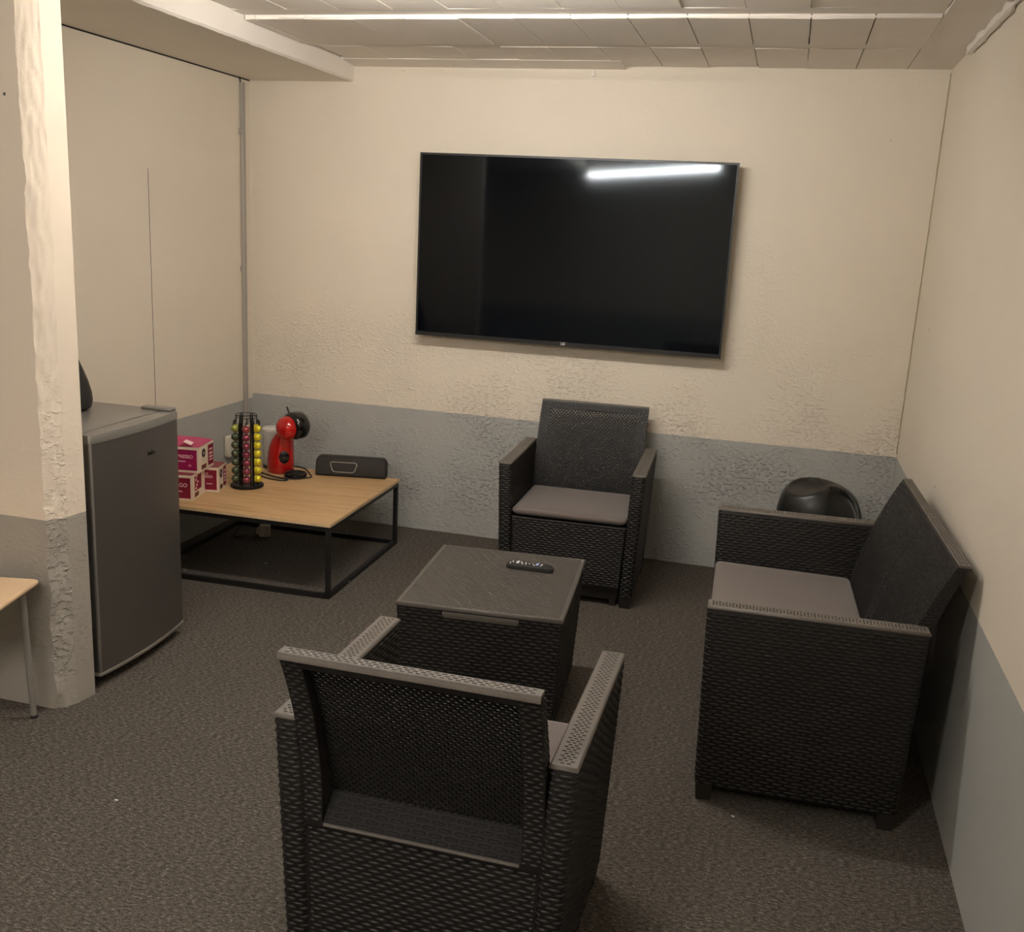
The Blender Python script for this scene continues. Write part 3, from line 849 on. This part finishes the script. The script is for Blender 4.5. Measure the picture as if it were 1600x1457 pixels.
def ellipsoid(m, c, r, n=28, k=16, p=1.0, clip=None):
    rs = []
    for j in range(k+1):
        t = PI*j/k; z = -math.cos(t); q = max(math.sin(t), .004)
        rs.append([(c[0]+r[0]*q*math.cos(2*PI*i/n), c[1]+r[1]*q*math.sin(2*PI*i/n), max(c[2]+r[2]*z, clip) if clip is not None else c[2]+r[2]*z) for i in range(n)])
    m.rings(rs)
def coffee_machine():
    r = empty('coffee_machine', (.375, -.385, TOPZ), -.35, 'glossy red pod coffee machine with black round head on the oak table', 'coffee machine')
    # body faces +x (to the right); column leans back then over
    st_ = [(0, -.002, .058, .062), (.004, -.002, .064, .067), (.05, -.003, .063, .066), (.10, -.001, .060, .064), (.135, .004, .055, .060), (.165, .013, .048, .054), (.19, .026, .042, .047), (.215, .044, .036, .040), (.235, .056, .028, .03)]
    m = MB(); m.rings([[(cx-.01+rx*math.cos(2*PI*i/32), ry*math.sin(2*PI*i/32), z) for i in range(32)] for z, cx, rx, ry in st_]); m.build('body', 'glossy_red', r, angle=1.2)
    m = MB(); ellipsoid(m, (.070, -.034, .231), (.057, .052, .058)); m.build('head', 'glossy_red', r, angle=2)
    m = MB(); rs = []
    n = 30   # black hood: a thick disc behind and above the red dome, cut flat below
    cx, cz = .080, .238
    for yy, k in ((-.030, .80), (-.024, .95), (-.01, 1.0), (.03, 1.0), (.044, .93), (.050, .75)):
        rs.append([(cx+.066*k*math.cos(2*PI*i/n), yy, max(cz+.068*k*math.sin(2*PI*i/n), cz-.058)) for i in range(n)])
    m.rings(rs, True, True); hd = m.build('hood', 'glossy_black', r, angle=.9)
    m = MB(); m.tube([(.045, .0, .295), (.034, .0, .318), (.030, .0, .324)], .0045, 8); m.build('lever', 'matte_black', hd)
    # round dial badge on the front quarter of the body
    ca, sa = math.cos(-.62), math.sin(-.62)
    def disc(rad0, rads, zc, kz, n=24):
        rs = []
        for d, k in rads:
            rs.append([((rad0+d)*ca-k*math.cos(2*PI*i/n)*sa, (rad0+d)*sa+k*math.cos(2*PI*i/n)*ca, zc+kz*k*math.sin(2*PI*i/n)) for i in range(n)])
        return rs
    m = MB(); m.rings(disc(.0585, ((-.008, .024), (.003, .024), (.005, .021)), .085, 1.25)); bd = m.build('badge', 'glossy_black', r)
    m = MB(); m.rings(disc(.0635, ((0, .0022), (.0008, .0018)), .085, 1, 10)); m.build('pilot_light', 'silver', bd)
    m = MB(); m.lathe([(.050, .004), (.054, .007), (.054, .017), (.049, .020), (.046, .017), (.045, .0165)], (.112, -.022), 32)
    tr = m.build('drip_tray', 'glossy_black', r)
    m = MB(); m.lathe([(.050, 0), (.052, .001), (.052, .0045), (.048, .005)], (.112, -.022), 32); m.build('tray_foot', 'matte_black', tr)
    for k in range(-3, 4):
        hw = math.sqrt(.043**2-(k*.011)**2)
        m = MB(); m.box(.112-hw, .112+hw, -.022+k*.011-.0015, -.022+k*.011+.0015, .0172, .0192); m.build('grille_bar', 'matte_black', tr, smooth=False)
    m = MB(); m.box(-.005, .07, -.03, .03, .0, .012); m.build('bridge', 'matte_black', r, smooth=False)
    # clear water tank behind the body
    m = MB(); c = (-.108, .030)
    pr_ = [(.040, .012), (.043, .016), (.045, .185), (.043, .185), (.041, .018)]
    m.lathe(pr_, c, 28, True, True); tk = m.build('water_tank', 'clear_tank', r, angle=1.0)
    m = MB(); m.lathe([(.046, .183), (.048, .186), (.048, .196), (.045, .199), (.02, .200)], c, 28); m.build('tank_lid', 'clear_lid', tk)
    m = MB(); m.lathe([(.046, 0), (.047, .003), (.045, .012)], c, 28); m.build('tank_seat', 'matte_black', tk)
    return r
MACHINE = coffee_machine()
def curve(pts, n=10):
    out = []; P = [Vector(p) for p in pts]; P = [P[0]]+P+[P[-1]]
    for i in range(1, len(P)-2):
        for k in range(n):
            t = k/n; a, b, c, d = P[i-1], P[i], P[i+1], P[i+2]
            out.append(.5*((2*b)+(-a+c)*t+(2*a-5*b+4*c-d)*t*t+(-a+3*b-3*c+d)*t**3))
    out.append(P[-2]); return out
zc = TOPZ+.0035
m = MB(); m.tube(curve([(.272, -.42, zc), (.30, -.455, zc), (.36, -.49, zc), (.44, -.515, zc), (.475, -.530, zc), (.46, -.552, zc), (.40, -.548, zc), (.345, -.525, zc), (.31, -.505, zc+.004), (.30, -.50, zc+.008), (.345, -.500, zc+.008), (.42, -.520, zc+.004), (.50, -.500, zc), (.535, -.46, zc), (.548, -.43, zc), (.52, -.385, zc), (.44, -.29, zc), (.34, -.27, zc)]), .0032, 8)
def hang(o, p):
    """parent o under p while keeping its world coordinates"""
    o.parent = p; o.matrix_parent_inverse = (Matrix.Translation(p.location) @ Matrix.Rotation(p.rotation_euler[2], 4, 'Z')).inverted()
hang(m.build('power_cord', 'rubber'), MACHINE)

def carton(name, edge, ang, wdt, dep, h, z, main, label, words, opened=False, photo=False):
    """edge = near right vertical corner; label face looks along -y, right face along +x (local), rotated by ang"""
    r = empty(name, (edge[0], edge[1], z), ang, label, 'box', 'capsule cartons on the oak table')
    m = MB(); m.rings([[(-wdt, 0, 0), (0, 0, 0), (0, dep, 0), (-wdt, dep, 0)], [(-wdt, 0, h), (0, 0, h), (0, dep, h), (-wdt, dep, h)]])
    body = m.build('carton_body', 'carton_white', r, smooth=False)
    e = .0005
    m = MB(); m.box(-wdt+.006, -.008, -e, 0, .010, h-.012); m.build('label_panel', main, body, smooth=False)
    m = MB(); m.box(0, e, dep*.62, dep-.004, .012, h-.010) if not photo else m.box(0, e, dep*.18, dep*.72, .035, h-.012); m.build('side_panel', 'carton_crimson', body, smooth=False)
    if not photo:
        m = MB(); rs = [[(dx, dep*.33+rr*math.cos(2*PI*i/20), h*.70+rr*1.0*math.sin(2*PI*i/20)) for i in range(20)] for dx, rr in ((0, .0195), (e*1.5, .019))]
        m.rings(rs); bg = m.build('round_seal', 'dark_print', body, smooth=False)
        m = MB(); rs = [[(dx, dep*.33+rr*math.cos(2*PI*i/3+PI/2), h*.70+rr*math.sin(2*PI*i/3+PI/2)) for i in range(3)] for dx, rr in ((e*1.5, .008), (e*2.2, .008))]
        m.rings(rs); m.build('seal_mark', 'carton_print', body, smooth=False)
        for k in range(4):
            m = MB(); m.box(0, e, dep*.16, dep*.50, h*.36+k*.006, h*.36+k*.006+.0018); m.build('small_print', 'adapter_grey', body, smooth=False)
        for k, (zz, hh) in enumerate(((.72, .007), (.56, .010), (.42, .008), (.30, .006))):
            m = MB(); m.box(e, e*1.6, dep*.70, dep*.90, h*zz-hh/2, h*zz+hh/2); m.build('white_mark', 'carton_print', body, smooth=False)
    else:
        for k in range(5):
            m = MB(); m.box(e, e*1.6, dep*(.24+.07*(k % 3)), dep*(.34+.07*(k % 3)), .042+k*.0125, .050+k*.0125); m.build('white_mark', 'carton_print', body, smooth=False)
    m = MB(); m.box(0, e, dep*.18, dep*.50, .008, .028); m.build('brown_patch', 'carton_brown', body, smooth=False)
    for tx, tz, sz in words:
        text_mesh(tx, sz, 'carton_print', 'lettering', body, frame_on((-wdt*.5+tz[0], -.0009, h*tz[1]), (1, 0, 0), (0, 0, 1)), .0002)
    m = MB()
    if opened:
        m.add([(-wdt, .0, h+.001), (0, 0, h+.001), (0, dep, h+.004), (-wdt, dep, h+.004), (-wdt, dep*.5, h+.030), (-.02, dep*.55, h+.026)],
              [(0, 1, 5, 4), (1, 2, 5), (5, 2, 3, 4), (0, 4, 3)])
        tf = m.build('top_flap', 'carton_flap', body, smooth=False)
        m = MB(); m.add([(-.075, .018, h+.018), (-.035, .004, h+.009), (-.028, .022, h+.017), (-.068, .036, h+.026)], [(0, 1, 2, 3), (3, 2, 1, 0)]); m.build('tuck_tab', 'carton_print', tf, smooth=False)
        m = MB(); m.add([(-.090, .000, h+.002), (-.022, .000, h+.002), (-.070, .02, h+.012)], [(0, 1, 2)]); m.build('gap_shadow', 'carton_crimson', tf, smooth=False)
    else:
        m.box(-wdt+.001, -.001, .001, dep-.001, h, h+.0008); m.build('top_flap', main, body, smooth=False)
    return r
carton('capsule_carton', (.281, -1.016), .21, .15, .150, .112, TOPZ, 'carton_crimson', 'crimson and white coffee carton at the bottom, nearest the fridge, beneath another', [('LUNGO', (.012, .60), .024), ('coffee', (.02, .36), .010)], photo=True)
carton('capsule_carton', (.304, -.846), .24, .12, .112, .112, TOPZ, 'carton_crimson', 'crimson and white coffee carton on the table right behind the stacked pair', [('DOLCE', (-.005, .74), .012), ('ESPRESSO', (0, .62), .016), ('intenso', (.02, .34), .009)])
carton('capsule_carton', (.287, -.972), .17, .15, .165, .112, TOPZ+.1135, 'carton_magenta', 'magenta and white coffee carton with opened flap on top of the stack', [('ESPRESSO', (.005, .62), .021), ('intenso', (0, .44), .012), ('16', (.035, .28), .014)], opened=True)

def soundbar():
    a = math.atan2(.069, .332)
    r = empty('speaker', (.545, -.384, TOPZ), a, 'dark fabric tabletop speaker with silver outlined panel on the oak table', 'speaker')
    L = .342; Hs = .094
    def sect(x, k, hk):
        # rounded cross-section in y-z, front leaning back
        pts = []
        y0, y1 = .0, .072
        P = [(y0+.010, .000), (y0+.002, .006), (y0, .016), (y0+.014, Hs-.014), (y0+.020, Hs-.005), (y0+.030, Hs), (y1-.012, Hs), (y1-.003, Hs-.006), (y1, Hs-.018), (y1, .012), (y1-.004, .002), (y1-.012, .0)]
        cy, cz = .036, 0
        return [(x, cy+(y-cy)*k, z*hk) for y, z in P]
    m = MB(); m.rings([sect(.0035, .80, .62), sect(.001, .9, .78), sect(.003, .95, .86), sect(.010, .99, .95), sect(.022, 1, 1), sect(L-.022, 1, 1), sect(L-.010, .99, .95), sect(L-.003, .95, .86), sect(L-.001, .9, .78), sect(L-.0035, .80, .62)])
    b = m.build('housing', 'speaker_cloth', r, angle=1.2)
    m = MB(); # silver outline: inverted trapezoid on the sloping front
    def on(x, z): return (x, .014*(z-.016)/(Hs-.03)-.0012, z)
    c = [(.070, .070), (.205, .070), (.190, .024), (.086, .024)]
    pts = []
    for i in range(4):
        p0, p1, p2 = c[i-1], c[i], c[(i+1) % 4]
        for s in (0, .5, 1):
            r_ = .012; d0 = Vector((p0[0]-p1[0], p0[1]-p1[1])).normalized()*r_; d2 = Vector((p2[0]-p1[0], p2[1]-p1[1])).normalized()*r_
            A = Vector(p1)+d0; B = Vector(p1)+d2
            q = A*(1-s)**2+Vector(p1)*2*s*(1-s)+B*s*s
            pts.append(on(q.x, q.y))
    m.tube(pts, .0016, 6, True); m.build('badge_outline', 'silver', r)
    m = MB(); m.box(.03, L-.03, .032, .058, Hs, Hs+.0012); m.build('control_strip', 'matte_black', r, smooth=False)
soundbar()

# remote on the wicker table
def remote():
    r = empty('remote_control', (1.839, -1.598, TZ+.0005), .02, 'black remote control lying on the wicker table lid', 'remote control')
    Lr, Wr = .156, .040
    def sec(x, k, h): return [(x, -Wr/2*k, .002), (x, -Wr/2*k*.8, 0), (x, Wr/2*k*.8, 0), (x, Wr/2*k, .002), (x, Wr/2*k, h*.75), (x, Wr/2*k*.9, h), (x, -Wr/2*k*.9, h), (x, -Wr/2*k, h*.75)]
    m = MB(); m.rings([sec(0, .86, .014), sec(.004, .97, .016), sec(.12, 1, .018), sec(.140, .97, .018), sec(.150, .82, .015), sec(.156, .5, .010)])
    b = m.build('shell', 'matte_black', r, angle=.5)
    spots = [(.012, -.010, 'white_print', .004), (.018, .004, 'white_print', .005), (.034, 0, 'white_print', .009), (.036, .010, 'white_print', .006), (.046, .006, 'white_print', .004), (.052, -.006, 'white_print', .005),
             (.062, .004, 'white_print', .004), (.064, -.008, 'white_print', .004), (.074, 0, 'adapter_grey', .004), (.084, .004, 'adapter_grey', .004), (.092, -.010, 'white_print', .005), (.100, .002, 'blue_button', .009), (.103, .010, 'blue_button', .005), (.116, .004, 'white_print', .005), (.114, -.008, 'white_print', .004)]
    for x, y, mt, s in spots:
        m = MB(); m.rbox(x-s*.5, x+s*.5, y-s*.6, y+s*.6, .0155, .0205, s*.2, 2); m.build('button', mt, r)
remote()

# black object behind the sofa
def bin_():
    r = empty('waste_bin', (2.875, -.36, 0), -.06, 'glossy black rounded bin with dished top behind the far sofa arm', 'bin')
    m = MB(); n = 64; rs = []
    Hb = .562
    def top(x, y, z):
        return z
    K = 44
    for j in range(K+1):
        t = j/K
        if t < .5: z = Hb*.66*(t/.5); k = .84+.16*(t/.5)**.8
        else:
            a = (t-.5)/.5*PI/2; z = Hb*.66+Hb*.34*math.sin(a)**.85; k = max(math.cos(a)**.5, .004)
        ring = []
        for i in range(n):
            th = 2*PI*i/n; c_, s_ = math.cos(th), math.sin(th)
            x = .178*k*math.copysign(abs(c_)**.85, c_); y = .15*k*math.copysign(abs(s_)**.85, s_)
            # left dish (oval), right scoop, ridge sweeping between
            zz = z
            if zz > Hb*.5:
                zz -= .036*max(0, min(1, (x+.02)/.18))**1.2*(zz-Hb*.5)/(Hb*.5)
            d = ((x+.055)/.085)**2+((y+.03)/.085)**2
            dish = max(0, 1-d)**.6*.042
            e = ((x-.095)/.075)**2+((y+.10)/.075)**2
            scoop = max(0, 1-e)**.6*.055
            f = (zz-Hb*.42)/(Hb*.58) if zz > Hb*.42 else 0
            f = min(1, max(0, f*2.2))
            zz -= (dish+scoop)*f*.8
            y2 = y+(dish*.5+scoop*.8)*f
            ring.append((x, y2, zz))
        rs.append(ring)
    m.rings(rs); m.build('body', 'bin_black', r, angle=2)
    m = MB(); m.rings([[(.155*k*math.cos(2*PI*i/40), .131*k*math.sin(2*PI*i/40), z) for i in range(40)] for z, k in ((0, 1.0), (.012, 1.02), (.02, 1.0))]); m.build('base_ring', 'matte_black', r)
bin_()

# wall socket, adaptor under the table, scraps on the carpet
r = empty('wall_socket', (0, -.240, .336), 0, 'white wall socket box on the left wall behind the capsule rack', 'socket')
m = MB(); m.rbox(.0005, .034, -.055, .055, 0, .112, .010, 4); m.build('cover', 'white_plastic', r)
m = MB(); m.rings([[(x, rr*math.cos(2*PI*i/24), .056+rr*math.sin(2*PI*i/24)) for i in range(24)] for x, rr in ((.034, .022), (.0355, .021), (.0356, .018))]); m.build('outlet', 'white_plastic', r)
r = empty('power_adapter', (.300, -.43, 0.0005), .35, 'grey power adapter block on the carpet under the oak table', 'adapter')
m = MB(); m.rbox(-.026, .026, -.018, .018, 0, .058, .004); m.build('housing', 'adapter_grey', r)
m = MB(); m.rbox(-.038, -.026, -.012, .012, .012, .042, .003); m.build('plug', 'white_plastic', r)
m = MB(); m.tube(curve([(.22, -.475, .006), (.18, -.50, .004), (.13, -.40, .004), (.11, -.25, .004), (.10, -.12, .02), (.05, -.10, .12), (.03, -.12, .28)]), .0032, 8)
hang(m.build('cable', 'rubber'), r)
for x, y, a, lb in ((2.649, -2.134, -.5, 'tiny white paper scrap on the carpet in front of the sofa'), (.499, -.785, .3, 'tiny white crumb on the carpet under the oak table'), (1.062, -2.62, .1, 'tiny white fleck on the open carpet at lower left')):
    m = MB(); m.rbox(-.0048, .0048, -.0018, .0018, 0, .0022, .0008, 2); o = m.build('paper_scrap', 'white_print'); o.location = (x, y, .001); o.rotation_euler = (0, 0, a)
    tag(o, lb, 'paper scrap')

# ------------------------------------------------------------------ ceiling lamps (out of the picture, above and behind the viewer's edge)
def batten(p0, p1, tube, label, drop=.045):
    a = Vector(p0); b = Vector(p1); d = b-a; L = d.length; ang = math.atan2(d.y, d.x)
    r = empty('fluorescent_lamp', a, ang, label, 'ceiling lamp')
    m = MB(); m.rbox(-.02, L+.02, -.019, .019, .022, CZ-a.z+.013, .004); m.build('housing', 'white_plastic', r)
    m = MB(); m.tube([(0, 0, 0), (L, 0, 0)], .013, 14); m.build('tube', tube, r)
    for x in (-.012, L):
        m = MB(); m.rbox(x, x+.012, -.016, .016, -.018, .02, .003); m.build('socket', 'white_plastic', r)
batten((.98, -1.80, 2.17), (2.18, -1.80, 2.17), 'tube_near', 'white batten lamp on the ceiling above the near armchair')
batten((.58, -5.98, 2.095), (2.03, -4.15, 2.12), 'tube_room', 'white batten lamp hanging behind the viewer, mirrored in the television')
